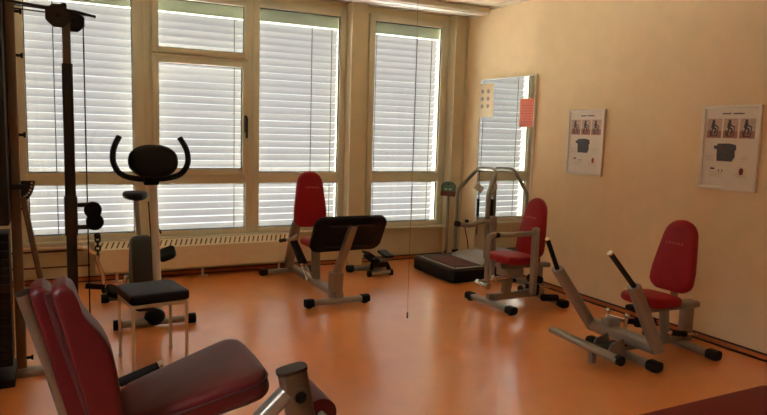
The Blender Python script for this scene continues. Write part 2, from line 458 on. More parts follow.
# ------------------------------------------------------------------ posters
def poster(yl, yr, z0, z1, label):
    t = empty('framed_poster', (4.49, (yl + yr) / 2, z0), label, 'poster', 'framed exercise posters on the right wall')
    w, h, fw = yl - yr, z1 - z0, .022
    MB().box(4.486, 4.4985, yr + fw, yl - fw, z0 + fw, z1 - fw).build('sheet', M['white'], t, False)
    f = MB(); ring(f, 0, 0, 0, 0, 0, 0, 0) if False else None
    f.box(4.474, 4.4985, yr, yr + fw, z0, z1, .003); f.box(4.474, 4.4985, yl - fw, yl, z0, z1, .003)
    f.box(4.474, 4.4985, yr + fw, yl - fw, z1 - fw, z1, .003); f.box(4.474, 4.4985, yr + fw, yl - fw, z0, z0 + fw, .003)
    f.build('picture_frame', M['silver'], t)
    def P(u, v): return yl - u * w, z1 - v * h
    def rect(mb, u0, v0, u1, v1, lay):
        y0, za = P(u0, v0); y1, zb = P(u1, v1); x = 4.4858 - lay * .0004
        mb.box(x - .0003, x, y1, y0, zb, za)
    m = MB()
    u = .34
    while u < .70:                                            # heavy title, too small to read
        if abs(u - .50) > .012: rect(m, u, .088, u + .014, .104, 0)
        u += .017
    m.build('printed_title', M['ink'], t, False)
    for u0, u1 in ((.09, .345), (.375, .625), (.655, .91)):
        ph = MB(); rect(ph, u0, .155, u1, .385, 0); ph = ph.build('exercise_photo', M['photo'], t, False)
        b = MB(); rect(b, u0, .30, u1, .385, 1); b.build('photo_floor', M['photofloor'], ph, False)
        g = MB(); uc = (u0 + u1) / 2 - .02
        def stroke(pts, wd):
            q = [V((4.4848, *P(*p))) for p in pts]
            g.sweep(fillet(q, .01), [(a * wd, b_ * .0001) for a, b_ in ((-1, -1), (1, -1), (1, 1), (-1, 1))]) if False else None
            for a_, b_ in zip(q[:-1], q[1:]):
                dd = (b_ - a_).normalized(); nn = V((0, -dd.z, dd.y)) * wd
                vs = [g.bm.verts.new(p + n_) for p, n_ in ((a_, nn), (b_, nn), (b_, -nn), (a_, -nn))]
                g.bm.faces.new(vs)
        y_, z_ = P(uc, .185); g.prism(ell(.011, .013, 14), (4.4848, y_, z_), (0, 1, 0), (0, 0, 1), (-1, 0, 0), .0002)
        stroke([(uc, .20), (uc - .012, .265)], .014); stroke([(uc, .215), (uc + .05, .245), (uc + .085, .25)], .005)
        stroke([(uc - .01, .265), (uc + .05, .28), (uc + .03, .34)], .007); stroke([(uc - .01, .265), (uc - .03, .35)], .006)
        stroke([(uc + .09, .25), (uc + .07, .36), (uc - .06, .36)], .004); stroke([(uc - .06, .29), (uc - .04, .36)], .005)
        g.build('photo_figure', M['greyink'], ph, False)
    m = MB()
    y_, z_ = P(.46, .555)
    pts = [(-.075, .065), (.02, .068), (.075, .058), (.078, .02), (.068, .015), (.072, -.03), (.06, -.05), (.05, -.066), (-.03, -.064), (-.074, -.066), (-.078, -.01), (-.078, .02), (-.10, .026), (-.108, .04), (-.098, .05), (-.08, .05)]
    m.prism([(-a, b_) for a, b_ in pts], (4.4855, y_, z_), (0, 1, 0), (0, 0, 1), (-1, 0, 0), .0004)
    m.build('body_diagram', M['greyink'], t, False)
    m = MB()
    for v in (.60, .625, .65): rect(m, .11, v, .24, v + .004, 0); rect(m, .70, v, .84, v + .004, 0)
    for v in (.80, .82, .84): rect(m, .20, v, .42, v + .004, 0); rect(m, .62, v, .84, v + .004, 0)
    m.build('printed_caption', M['paleink'], t, False)
    for q_ in ((.20, .742, .275, .762), (.345, .76, .36, .79), (.405, .76, .42, .79)):
        m = MB(); rect(m, *q_, 0); m.build('printed_mark', M['ink'], t, False)
    m = MB(); y_, z_ = P(.74, .77); m.prism(ell(.017, .026, 18), (4.4855, y_, z_), (0, 1, 0), (0, 0, 1), (-1, 0, 0), .0004); m.build('muscle_drawing', M['redink'], t, False)
    return t
poster(4.885, 4.415, 1.198, 1.815, 'silver-framed exercise poster nearest the mirror on the right wall')
poster(3.405, 2.935, 1.190, 1.820, 'silver-framed exercise poster above the seat with two push arms')

# ------------------------------------------------------------------ shared machine pieces
def back_outline(wt, wb, h, n=48):
    """rounded cushion, wt wide near the top, wb wide in its lower third, u across, w upwards from 0 to h"""
    pts = []
    N = 24
    def half(s):
        w = wt / 2 + (wb - wt) / 2 * max(0, min(1, (1 - s) / .72)) ** .85
        if s < .14: w *= (1 - ((.14 - s) / .14) ** 2.6 * .42)
        if s > .80: w *= math.sqrt(max(0, 1 - ((s - .80) / .20) ** 2.4))
        return w
    ss = [0, .01, .03, .06, .1, .14, .2, .3, .4, .5, .6, .7, .78, .84, .89, .93, .96, .98, .992, 1]
    for s in ss: pts.append((half(s), s * h))
    for s in reversed(ss[:-1]): pts.append((-half(s), s * h))
    return resample(pts, n)
def embroidery(o, U, Wv, N, width, hgt, parent):
    m = MB(); o, U, Wv, N = V(o), V(U).normalized(), V(Wv).normalized(), V(N).normalized()
    n = 8; cw = width / n
    for k in range(n):                                        # faint stitched lettering, not legible in the photograph
        u0 = -width / 2 + k * cw
        m.prism([(u0, 0), (u0 + .25 * cw, 0), (u0 + .25 * cw, hgt), (u0, hgt)], o, U, Wv, N, .0012)
        v0 = (.0, .42, .8)[k % 3] * hgt
        m.prism([(u0 + .25 * cw, v0), (u0 + .72 * cw, v0), (u0 + .72 * cw, v0 + .2 * hgt), (u0 + .25 * cw, v0 + .2 * hgt)], o, U, Wv, N, .0012)
        if k % 2: m.prism([(u0 + .55 * cw, 0), (u0 + .75 * cw, 0), (u0 + .75 * cw, hgt), (u0 + .55 * cw, hgt)], o, U, Wv, N, .0012)
    m.build('lettering', M['stitch'], parent, False)
def foot_tube(parent, a, b, name='base_tube', w=.066, h=.048, capl=.075):
    a, b = V(a), V(b); d = (b - a).normalized()
    o = MB().bar([a + d * .03, b - d * .03], w, h, .35).build(name, M['metal'], parent)
    for p, s in ((a, 1), (b, -1)):
        c = MB().bar([p, p + d * s * capl], w + .016, h + .020, .4)
        q = p + d * s * capl * .5
        c.box(q.x - .022, q.x + .022, q.y - .022, q.y + .022, 0.0, q.z, .006)
        c.build('end_cap', M['black'], o)
    return o
def grip(parent, a, b, r, m=None, name='grip'):
    return MB().tube([a, b], r, 12).build(name, m or M['black'], parent)
def hydraulic(parent, a, b, name='hydraulic_cylinder'):
    a, b = V(a), V(b); mid = a.lerp(b, .58)
    o = MB().tube([a, mid], .022, 12).build(name, M['black'], parent)
    MB().tube([mid, b], .008, 10).build('piston_rod', M['chrome'], o)
    e = MB(); e.ball(a, .02); e.ball(b, .016); e.build('rod_end', M['chrome'], o)
    return o

# ------------------------------------------------------------------ leg press (by the windows)
t = empty('leg_press', (2.22, 5.85, 0), 'leg press with red seat and big black footplate facing the camera', 'exercise machine')
LX = 2.22
foot_tube(t, (1.90, 5.195, .045), (2.51, 5.195, .045))
foot_tube(t, (1.89, 6.56, .04), (2.50, 6.56, .04))
MB().bar([(LX, 5.195, .085), (LX, 6.56, .085)], .085, .06, .3).build('spine_beam', M['metal'], t)
MB().bar([(LX - .01, 5.27, .06), (LX - .01, 5.25, .29)], .12, .10, .2).build('post_sleeve', M['metal'], t)
MB().bar([(LX - .008, 5.28, .22), (LX + .06, 5.055, .74)], .075, .06, .25).build('plate_post', M['metal'], t)
yv = V((0, -.20, .335)).normalized(); nv = V((0, .335, .20)).normalized()
fp = MB().pad(rrect(.68, .375, .085, 8), V((LX + .05, 5.135, .655)), (1, 0, 0), yv, nv, .025, .025, .018).build('footplate', M['blackpl'], t)
for s in (-.115, .115):
    p = V((LX + .05, 5.135, .655)) + yv * s - nv * .036
    MB().bar([p - V((.21, 0, 0)), p + V((.21, 0, 0))], .018, .014, .4).build('plate_rail', M['greypl'], fp)
MB().bar([(LX, 5.78, .08), (LX, 5.80, .43)], .08, .07, .25).build('seat_post', M['metal'], t)
MB().pad(rrect(.29, .40, .07, 6), (LX + .045, 5.82, .455), (1, 0, 0), (0, 1, 0), (0, 0, 1), .04, .03, .03, .008).build('seat', M['red'], t)
MB().bar([(LX - .05, 6.46, .10), (LX - .05, 6.24, .58), (LX - .04, 6.16, .66)], .10, .06, .3, .06).build('back_post', M['metal'], t)
hb = MB().tube([(LX - .06, 6.13, .60), (LX, 6.06, .60)], .02, 12).build('back_bracket', M['metal'], t)
wv = V((.02, .14, 1)).normalized(); nb = V((.12, -1, .14)).normalized(); ub = wv.cross(nb)
bk = MB().pad(back_outline(.235, .355, .56), (LX + .025, 6.02, .585), ub, wv, nb, .035, .035, .03, .012).build('backrest', M['red'], t)
embroidery(V((LX + .03, 6.02, .585)) + wv * .385 + nb * .0475, -ub, wv, nb, .15, .018, bk)
MB().tube([(LX - .16, 6.02, .475), (LX - .25, 5.98, .475)], .014, 10).build('side_handle', M['metal'], t)
MB().tube([(LX - .25, 5.98, .475), (LX - .31, 5.95, .475)], .018, 10).build('handle_grip', M['black'], t)
MB().tube([(LX - .05, 6.23, .475), (LX - .17, 6.02, .475)], .013, 10).build('handle_bracket', M['metal'], t)
hydraulic(t, (LX - .10, 6.1, .43), (LX - .06, 5.70, .13))
hydraulic(t, (LX - .135, 6.1, .43), (LX - .11, 5.72, .13))

# ------------------------------------------------------------------ stepper behind the leg press
t = empty('hydraulic_stepper', (3.1, 6.3, 0), 'small grey hydraulic stepper on the floor under the rightmost window', 'exercise machine')
foot_tube(t, (2.86, 6.42, .04), (3.26, 6.36, .04))
foot_tube(t, (2.99, 6.14, .035), (3.28, 6.14, .035), w=.05, h=.034, capl=.03)
MB().bar([(3.13, 6.14, .05), (3.13, 6.38, .07)], .06, .05, .3).build('spine_beam', M['metal'], t)
MB().bar([(3.13, 6.22, .06), (3.14, 6.24, .20)], .06, .05, .3).build('upright', M['metal'], t)
MB().box(3.07, 3.21, 6.19, 6.29, .06, .165, .02).build('valve_block', M['metal'], t)
MB().tube([(3.06, 6.17, .115), (3.22, 6.17, .115)], .028, 14).build('pivot_tube', M['dark'], t)
for s in (-1, 1):
    MB().pad(rrect(.12, .22, .03, 4), (3.14 + s * .085, 6.20, .205 + .02 * s), (1, 0, 0), (0, 1, .15), (0, -.15, 1), .012, .012, .010).build('pedal', M['black'], t)
    MB().bar([(3.14 + s * .05, 6.33, .14), (3.14 + s * .085, 6.14, .19)], .03, .02, .3).build('pedal_arm', M['metal'], t)
    hydraulic(t, (3.14 + s * .11, 6.15, .06), (3.14 + s * .06, 6.20, .19))
MB().bar([(2.98, 6.20, .26), (3.06, 6.22, .21)], .12, .02, .3).build('stop_flap', M['black'], t)

t.location.x -= .035

# ------------------------------------------------------------------ vibration plate
t = empty('vibration_platform', (4.03, 5.98, 0), 'black vibration platform with brown mat and bent steel handrail by mirror', 'exercise machine')
fo = rrect(.80, .84, .05, 6)
MB().pad(fo, (4.03, 5.955, .07), (1, 0, 0), (0, 1, 0), (0, 0, 1), .062, .07, .02).build('base', M['black'], t)
MB().pad(rrect(.79, .83, .06, 6), (4.03, 5.955, .14), (1, 0, 0), (0, 1, 0), (0, 0, 1), .012, .0145, .008).build('deck', M['greypl'], t)
MB().pad(rrect(.30, .50, .03, 4), (3.87, 5.935, .156), (1, 0, 0), (0, 1, 0), (0, 0, 1), .003, .004, .002).build('foot_mat', M['brownmat'], t)
e = MB()
for k in range(22): e.box(3.675, 3.695, 5.58 + k * .032, 5.598 + k * .032, .1522, .1552, .001)
e.tube([(3.70, 5.57, .155), (4.08, 5.57, .155)], .006, 8)
e.build('edge_strip', M['ltgrey'], t)
hsg = [(-.17, 0), (-.15, .020), (-.10, .036), (0, .050), (.10, .054), (.19, .046), (.20, 0)]
MB().prism(hsg, (4.235, 5.61, .1535), (1, 0, 0), (0, 0, 1), (0, 1, 0), .64, .012).build('motor_housing', M['midgrey'], t)
MB().prism([(a * 1.03, b * .55) for a, b in hsg], (4.235, 5.596, .1535), (1, 0, 0), (0, 0, 1), (0, 1, 0), .012).build('housing_side', M['greypl'], t)
hr = MB()
hr.tube([(4.21, 6.385, .16), (4.21, 6.385, .89), (4.36, 6.19, 1.165), (4.36, 5.85, 1.17), (4.21, 5.775, .89), (4.21, 5.775, .16)], .021, 14, .06)
hr.build('handrail', M['metal'], t)
for y in (6.385, 5.775): MB().tube([(4.21, y, .155), (4.21, y, .185)], .036, 16).build('rail_collar', M['black'], t)
# hanging grip
t = empty('hanging_grip', (4.395, 6.17, .60), 'black hand grip on a cord with white tag hanging from handrail', 'handle')
MB().tube([(4.385, 6.20, 1.145), (4.385, 6.20, .80)], .005, 8).build('cord', M['greypl'], t)
MB().tube([(4.385, 6.20, .60), (4.385, 6.20, .80)], .017, 12).build('grip', M['black'], t)
MB().tube([(4.385, 6.20, .38), (4.385, 6.20, .60)], .006, 8).build('tail_cord', M['greypl'], t)
MB().box(4.325, 4.445, 6.196, 6.200, .89, .975, 0, Matrix.Rotation(math.radians(35), 3, 'Y')).build('tag', M['white'], t, False)

# control display on its own stand
t = empty('control_display', (4.15, 6.52, 0), 'round-topped green display on a thin stand in the window corner', 'display')
MB().tube([(4.175, 6.52, .0), (4.175, 6.52, .03)], .07, 20).build('stand_base', M['black'], t)
MB().tube([(4.175, 6.52, .03), (4.18, 6.53, .86)], .018, 10).build('stand_pole', M['metal'], t)
dn = V((-.82, -.55, .12)).normalized(); du = V((.55, -.82, 0)).normalized(); dw = dn.cross(du) * -1
if dw.z < 0: dw = -dw
hp = [(-.088, .0), (.088, .0), (.092, .05)] + [(.092 * math.cos(a), .05 + .065 * math.sin(a)) for a in [PI * k / 12 for k in range(1, 12)]] + [(-.092, .05)]
hd = MB().prism(hp, V((4.18, 6.52, .868)), du, dw, dn, .035, .004).build('display_head', M['green'], t)
MB().prism([(-.09, -.06), (.09, -.06), (.09, -.001), (-.09, -.001)], V((4.18, 6.52, .868)), du, dw, dn, .038, .004).build('lower_panel', M['maroon'], t)
for s in (-.045, .012): MB().prism([(s, .012), (s + .034, .012), (s + .034, .032), (s, .032)], V((4.18, 6.52, .868)) + dn * .0352, du, dw, dn, .001).build('screen', M['lcd'], hd, False)
MB().prism(ell(.012, .010, 14), V((4.18, 6.52, .868)) + dn * .0352 + dw * .082, du, dw, dn, .001).build('lamp', M['black'], hd, False)
cb = MB()
cb.tube([(4.12, 6.47, .01), (4.10, 6.46, .12), (4.13, 6.47, .17), (4.15, 6.50, .05)], .006, 8, .04); cb.build('cable', M['black'], t)

# wall lead by the mirror
t = empty('power_lead', (4.47, 6.5, .3), 'black plug and lead hanging on the wall beside the mirror', 'cable')
MB().box(4.462, 4.4985, 6.47, 6.53, .47, .53, .008).build('socket', M['white'], t)
MB().tube([(4.461, 6.50, .50), (4.425, 6.50, .50)], .020, 12).build('plug', M['black'], t)
MB().tube([(4.425, 6.50, .50), (4.41, 6.49, .42), (4.44, 6.46, .25), (4.46, 6.45, .06), (4.44, 6.40, .012)], .006, 8, .06).build('lead', M['black'], t)

# ------------------------------------------------------------------ seat with swivelling arms (thigh trainer)
t = empty('thigh_trainer', (3.8, 4.68, 0), 'red-seated trainer with bent tube arms, standing before the mirror', 'exercise machine')
CY = 4.68
foot_tube(t, (3.49, 4.33, .045), (3.44, 4.96, .045), w=.072)
foot_tube(t, (4.10, 4.36, .04), (4.10, 5.00, .04), w=.072)
MB().bar([(3.46, CY, .085), (4.10, CY, .085)], .05, .07, .3).build('spine_beam', M['metal'], t)
MB().bar([(3.66, CY, .10), (3.70, CY, .38)], .085, .07, .3).build('seat_post', M['metal'], t)
MB().bar([(4.03, CY, .10), (4.03, CY, .335)], .08, .08, .35).build('rear_post', M['metal'], t)
MB().bar([(3.56, CY, .375), (4.14, CY, .345)], .09, .045, .4).build('seat_beam', M['metal'], t)
so = [(-.20, -.17), (-.10, -.21), (.12, -.20), (.22, -.17), (.24, 0), (.22, .17), (.12, .20), (-.10, .21), (-.20, .17), (-.225, 0)]
so = resample([(p.x, p.y) for p in fillet([V((a, b, 0)) for a, b in so + so[:1]], .05)][:-1], 48)
MB().pad([(a * .9, b * .95) for a, b in so], (3.73, CY, .425), (1, 0, -.04), (0, 1, 0), (.04, 0, 1), .045, .025, .028, .01).build('seat', M['red'], t)
MB().bar([(3.96, CY, .35), (4.00, CY, .60)], .06, .03, .3).build('back_bracket', M['metal'], t)
wv = V((.16, 0, 1)).normalized(); nb = V((-1, 0, .16)).normalized(); ub = V((0, 1, 0))
bk = MB().pad(back_outline(.21, .36, .56), (3.90, CY, .43), ub, wv, nb, .035, .035, .03, .012).build('backrest', M['red'], t)
embroidery(V((3.90, CY, .43)) + wv * .36 + nb * .047, -ub, wv, nb, .15, .018, bk)
# near arm
for nm, y, x0, fz in (('near', 4.40, 3.74, .705), ('far', 4.965, 3.70, .735)):
    a = MB().tube([(x0, y, .16), (x0, y, fz + .035)], .034, 14).build('arm_post', M['metal'], t)
    MB().ball((x0, y, fz + .035), .0345, 1, 1, .5).build('post_cap', M['metal'], a)
    if nm == 'near':
        MB().tube([(x0, y, fz), (3.38, y, fz), (3.23, y, fz + .012), (3.235, y, .28)], .022, 12, .07).build('swing_arm', M['metal'], a)
        MB().tube([(3.30, y, fz + .004), (3.34, y, fz + .002)], .024, 14).build('arm_collar', M['black'], a)
        rl = MB().tube([(3.235, y - .01, .275), (3.235, y + .12, .275)], .020, 14).build('ankle_bar', M['chrome'], a)
        MB().tube([(3.235, y + .10, .275), (3.235, y + .13, .275)], .030, 14).build('end_knob', M['chrome'], rl)
        MB().tube([(3.235, y - .03, .275), (3.235, y - .01, .275)], .030, 14).build('end_knob', M['chrome'], rl)
        MB().bar([(x0, y, .18), (3.86, y + .1, .18), (3.93, CY - .02, .18)], .04, .05, .3, .05).build('pivot_link', M['metal'], a)
    else:
        MB().tube([(x0, y, fz), (3.55, y, fz), (3.44, y, fz - .035), (3.30, y, fz - .01)], .022, 12, .06).build('swing_arm', M['metal'], a)
        MB().tube([(3.31, y, fz - .012), (3.27, y, fz - .004)], .026, 14).build('arm_collar', M['black'], a)
        MB().bar([(x0, y, .18), (3.86, y - .1, .18), (3.93, CY + .02, .18)], .04, .05, .3, .05).build('pivot_link', M['metal'], a)
hydraulic(t, (3.78, 4.56, .19), (4.02, 4.52, .17))
hydraulic(t, (3.78, 4.80, .19), (4.02, 4.84, .17))
MB().box(3.60, 3.80, 4.60, 4.76, .27, .345, .012).build('gear_box', M['metal'], t)
MB().tube([(3.86, 4.60, .255), (4.00, 4.60, .22)], .034, 16).build('damper', M['black'], t)
MB().tube([(3.90, 4.45, .10), (4.06, 4.44, .085)], .032, 16).build('damper', M['black'], t)
k = MB()
k.ball((3.42, 4.55, .29), .03); k.tube([(3.28, 4.55, .28), (3.60, 4.56, .29)], .012, 10); k.build('adjuster_rod', M['chrome'], t)
k = MB().tube([(3.80, 4.47, .17), (3.84, 4.45, .17)], .045, 16).build('adjuster_knob', M['black'], t)

# ------------------------------------------------------------------ push-arm machine on the right
t = empty('chest_press', (3.9, 3.19, 0), 'red-seated press with two raised arms and black grips, at the right', 'exercise machine')
CY = 3.19
foot_tube(t, (3.55, 2.87, .04), (3.55, 3.50, .04), w=.072)
foot_tube(t, (4.15, 2.87, .04), (4.15, 3.50, .04), w=.072)
MB().bar([(3.40, CY, .085), (4.15, CY, .085)], .05, .06, .3).build('spine_beam', M['metal'], t)
MB().bar([(4.20, CY, .06), (4.20, CY, .315)], .095, .085, .35).build('rear_post', M['metal'], t)
MB().bar([(4.16, CY, .075), (4.25, CY, .075)], .05, .06, .3).build('rear_bracket', M['metal'], t)
MB().bar([(3.72, CY, .345), (4.27, CY, .335)], .11, .05, .4).build('seat_beam', M['metal'], t)
MB().bar([(3.98, CY, .10), (3.95, CY, .33)], .06, .06, .3).build('seat_post', M['metal'], t)
MB().pad([(a * .76, b * .86) for a, b in so], (3.80, CY, .412), (1, 0, -.05), (0, 1, 0), (.05, 0, 1), .035, .035, .028, .01).build('seat', M['red'], t)
MB().pad(rrect(.08, .16, .03, 4), (3.64, CY - .02, .355), (1, 0, 0), (0, 1, 0), (0, 0, 1), .018, .018, .012).build('seat_latch', M['black'], t)
MB().bar([(4.04, CY, .34), (4.055, CY, .60)], .06, .03, .3).build('back_bracket', M['metal'], t)
wv = V((.20, 0, 1)).normalized(); nb = V((-1, 0, .20)).normalized(); ub = V((0, 1, 0))
bk = MB().pad(back_outline(.22, .36, .53), (3.985, CY, .455), ub, wv, nb, .035, .035, .03, .012).build('backrest', M['red'], t)
embroidery(V((3.985, CY, .455)) + wv * .34 + nb * .047, -ub, wv, nb, .15, .018, bk)
ar = MB().bar([(3.56, 2.90, .165), (3.56, 3.50, .165)], .10, .085, .3).build('cross_beam', M['metal'], t)
for y, xt in ((2.90, 3.295), (3.50, 3.19)):
    arm = MB().sweep([(3.56, y, .15), (xt, y, .61)], rrect(.095, .07, .032, 5)).build('push_arm', M['metal'], t)
    d = (V((xt, y, .61)) - V((3.56, y, .15))).normalized()
    tip = V((3.07, y, .835)) if y < 3 else V((3.085, y, .825))
    s = V((xt, y, .61))
    g = MB().tube([s, tip], .017, 12).build('hand_grip', M['black'], arm)
    MB().tube([tip, tip + (tip - s).normalized() * .012], .0175, 12).build('grip_end', M['chrome'], g)
MB().sweep([(3.265, 3.60, .125), (3.265, 2.95, .105)], rrect(.07, .045, .02, 5)).build('foot_bar', M['metal'], t)
MB().tube([(3.265, 2.965, .105), (3.265, 2.925, .104)], .034, 16).build('bar_cap', M['black'], t)
MB().bar([(3.27, CY - .02, .10), (3.50, CY - .02, .10)], .06, .04, .3).build('foot_bar_arm', M['metal'], t)
MB().bar([(3.28, 3.20, .005), (3.28, 3.20, .09)], .05, .04, .3).build('foot_bar_support', M['metal'], t)
hydraulic(t, (3.86, 3.30, .20), (3.58, 3.32, .24))
hydraulic(t, (3.90, 3.08, .18), (4.15, 3.06, .14))
b = MB().box(3.50, 3.62, 3.28, 3.36, .20, .26, .008); b.build('cylinder_bracket', M['metal'], t)
for px_, py_ in ((3.58, 3.38), (3.60, 3.22)):
    p_ = MB().tube([(px_, py_, .20), (px_ + .01, py_, .285)], .014, 12).build('adjuster_pin', M['chrome'], t)
    MB().ball((px_ + .01, py_, .295), .020).build('pin_knob', M['chrome'], p_)
MB().tube([(3.585, 3.38, .265), (3.605, 3.22, .265)], .008, 10).build('pin_link', M['chrome'], t)
MB().tube([(3.70, 3.21, .24), (3.86, 3.20, .22)], .036, 16).build('damper', M['black'], t)
pl = [(0, 0), (.20, 0), (.16, .13), (.05, .10)]
for y_ in (3.10, 3.24): MB().prism(pl, (3.30, y_, .055), (1, 0, 0), (0, 0, 1), (0, 1, 0), .012, .002).build('bracket_plate', M['metal'], t)
MB().box(3.30, 3.52, 3.115, 3.235, .115, .125, .002).build('bracket_cover', M['dark'], t)

# ------------------------------------------------------------------ exercise bike
t = empty('exercise_bike', (.65, 5.5, 0), 'upright exercise bike with black console and curved black handlebar by the windows', 'exercise bike')
BX = .65
def bike_foot(a, b):
    o = MB().tube([a, b], .028, 14).build('stabilizer', M['metal'], t)
    a, b = V(a), V(b); d = (b - a).normalized()
    for p, s in ((a, 1), (b, -1)): MB().tube([p - d * s * .015, p + d * s * .045], .040, 16).build('end_cap', M['black'], o)
bike_foot((.365, 5.13, .04), (.94, 5.13, .04)); bike_foot((.33, 5.98, .04), (.98, 5.98, .04))
MB().ball((BX, 5.14, .075), .08, 1, .85, .85).build('front_shroud', M['blackpl'], t)
MB().bar([(BX, 5.14, .07), (BX, 5.98, .07)], .06, .045, .3).build('spine_beam', M['dark'], t)
MB().tube([(BX + .03, 5.15, .07), (BX + .015, 5.28, 1.12)], .030, 14).build('mast', M['ltgrey'], t)
yo = [(-.23, .09), (.15, .09), (.19, .22), (.16, .40), (.10, .56), (.03, .66), (-.06, .665), (-.14, .60), (-.21, .45), (-.25, .28)]
yo = resample([(p.x, p.y) for p in fillet([V((a, b, 0)) for a, b in yo + yo[:1]], .07)][:-1], 40)
bd = MB().pad(yo, (BX - .055, 5.50, 0), (0, 1, 0), (0, 0, 1), (1, 0, 0), .085, .085, .045).build('flywheel_housing', M['greypl'], t)
MB().prism(ell(.15, .15, 32), (BX + .0305, 5.50, .32), (0, 1, 0), (0, 0, 1), (1, 0, 0), .008, .002).build('side_disc', M['blackpl'], bd)
MB().tube([(BX - .17, 5.54, .32), (BX + .06, 5.54, .32)], .018, 12).build('crank_axle', M['chrome'], t)
for s in (1, -1):
    cx = BX + .062 if s > 0 else BX - .172
    cz, cy = (.50, 5.42) if s > 0 else (.16, 5.66)
    c = MB().bar([(cx, 5.54, .32), (cx, cy, cz)], .028, .02, .3).build('crank', M['chrome'], t)
    px = cx + s * .075
    MB().pad(rrect(.14, .13, .04, 4), (px, cy, cz + .012), (1, 0, .35 * s), (0, 1, .6), (-.35 * s, -.6, 1), .026, .026, .018).build('pedal', M['black'], c)
MB().tube([(BX - .055, 5.62, .60), (BX - .065, 5.69, .93)], .018, 14).build('seat_post', M['metal'], t)
sd = [(-.075, -.03), (-.10, .06), (-.10, .12), (-.06, .15), (.06, .15), (.10, .12), (.10, .06), (.075, -.03), (.03, -.11), (-.03, -.11)]
sd = resample([(p.x, p.y) for p in fillet([V((a, b, 0)) for a, b in sd + sd[:1]], .04)][:-1], 40)
MB().pad(sd, (BX - .066, 5.70, .958), (1, 0, 0), (0, 1, 0), (0, 0, 1), .036, .03, .03, .008).build('saddle', M['black'], t)
cn = V((0, -.97, .25)).normalized()
co = resample([(a, b * (1 - .12 * (a / .18) ** 2)) for a, b in ell(.182, .128, 40, 2.6)], 40)
# the console leans, its display turned towards the rider (away from the camera)
cs = MB().pad(co, (BX + .01, 5.205, 1.275), (1, 0, 0), (0, .22, 1), (0, 1, -.22), .045, .045, .035, .006).build('console', M['blackpl'], t)
MB().prism(rrect(.13, .08, .012), (BX + .01, 5.257, 1.285), (1, 0, 0), (0, .21, .97), (0, 1, -.22), .003).build('screen', M['greypl'], cs, False)
MB().box(BX - .055, BX + .055, 5.22, 5.30, 1.09, 1.165, .01).build('handlebar_clamp', M['black'], t)
MB().tube([(BX - .222, 5.30, 1.455), (BX - .268, 5.26, 1.37), (BX - .278, 5.222, 1.26), (BX - .222, 5.25, 1.165), (BX - .10, 5.255, 1.135), (BX + .10, 5.255, 1.135), (BX + .222, 5.25, 1.165), (BX + .278, 5.222, 1.26), (BX + .268, 5.26, 1.37), (BX + .222, 5.30, 1.455)], .022, 14, .06).build('handlebar', M['black'], t)
w = MB(); w.tube([(BX + .0, 5.30, .66), (BX - .005, 5.33, .78), (BX - .01, 5.36, .95)], .005, 8, .05); w.tube([(BX + .055, 5.32, .60), (BX + .03, 5.31, .68), (BX + .045, 5.30, .76), (BX + .075, 5.30, .70)], .007, 8, .05)
w.build('cable', M['black'], t)

# ------------------------------------------------------------------ stool
t = empty('stool', (.54, 4.40, 0), 'square navy padded stool with thin cream legs in front of bike', 'stool')
ct = V((.543, 4.40, 0)); a0 = math.radians(8)
U = V((math.cos(a0), math.sin(a0), 0)) ; Wd = V((-math.sin(a0) - .02, math.cos(a0), 0)).normalized()
MB().pad(rrect(.375, .38, .03, 5), ct + V((0, 0, .455)), U, Wd, (0, 0, 1), .035, .03, .018, .008).build('seat', M['navy'], t)
fr = MB()
q = [ct + U * sx * .168 + Wd * sy * .168 for sx, sy in ((-1, -1), (1, -1), (1, 1), (-1, 1))]
for i in range(4): fr.bar([q[i] + V((0, 0, .412)), q[(i + 1) % 4] + V((0, 0, .412))], .018, .022, .2)
fr.build('seat_frame', M['leg'], t)
for p in q:
    l = MB().bar([p + V((0, 0, .012)), p + V((0, 0, .42))], .020, .020, .2).build('leg', M['leg'], t)
    MB().tube([p, p + V((0, 0, .014))], .013, 10).build('foot_cap', M['ltgrey'], l)

# ------------------------------------------------------------------ cable tower on the left edge
t = empty('cable_tower', (-.3, 4.4, 0), 'dark weight-stack cable tower with pulley pole at the left edge', 'exercise machine')
YT = 4.4
MB().box(-.72, -.25, 4.24, 4.56, .95, 2.46, .012).build('stack_cover', M['darker'], t)
for k in range(16):
    MB().box(-.66, -.262, 4.29, 4.51, .10 + k * .050, .146 + k * .050, .004).build('weight_plate', M['darker'], t)
for x in (-.56, -.36): MB().tube([(x, YT, .05), (x, YT, 2.46)], .012, 10).build('guide_rod', M['chrome'], t)
MB().box(-.76, -.25, 4.20, 4.60, 0, .05, .008).build('base_frame', M['dark'], t)
pst = MB().bar([(-.222, YT, .05), (-.222, YT, 2.46)], .055, .048, .2).build('post', M['bronze'], t)
for z in (.06, .34, .98, 1.42, 1.88, 2.13):
    b = MB().tube([(-.200, YT - .01, z + .05), (-.165, YT - .01, z + .05)], .009, 10); b.tube([(-.170, YT - .01, z + .05), (-.158, YT - .01, z + .05)], .016, 12); b.build('knob', M['black'], t)
bs = MB().box(-.249, .16, 4.345, 4.455, 0, .035, .005); bs.build('base_rail', M['metal'], t)
MB().prism(ell(.012, .012, 12), (-.09, 4.38, .0355), (1, 0, 0), (0, 1, 0), (0, 0, 1), .001).build('rail_hole', M['black'], t, False)
MB().bar([(.072, YT, .035), (.072, YT, 1.90)], .060, .060, .2).build('pole', M['darker'], t)
MB().bar([(.072, YT, 1.90), (.072, YT, 2.215)], .046, .046, .2).build('pole_extension', M['postbrown'], t)
MB().bar([(-.23, YT, 2.232), (.13, YT, 2.208), (.235, YT, 2.188)], .05, .016, .3).build('top_beam', M['darker'], t)
oc = [(math.cos(PI / 8 + k * PI / 4), math.sin(PI / 8 + k * PI / 4)) for k in range(8)]
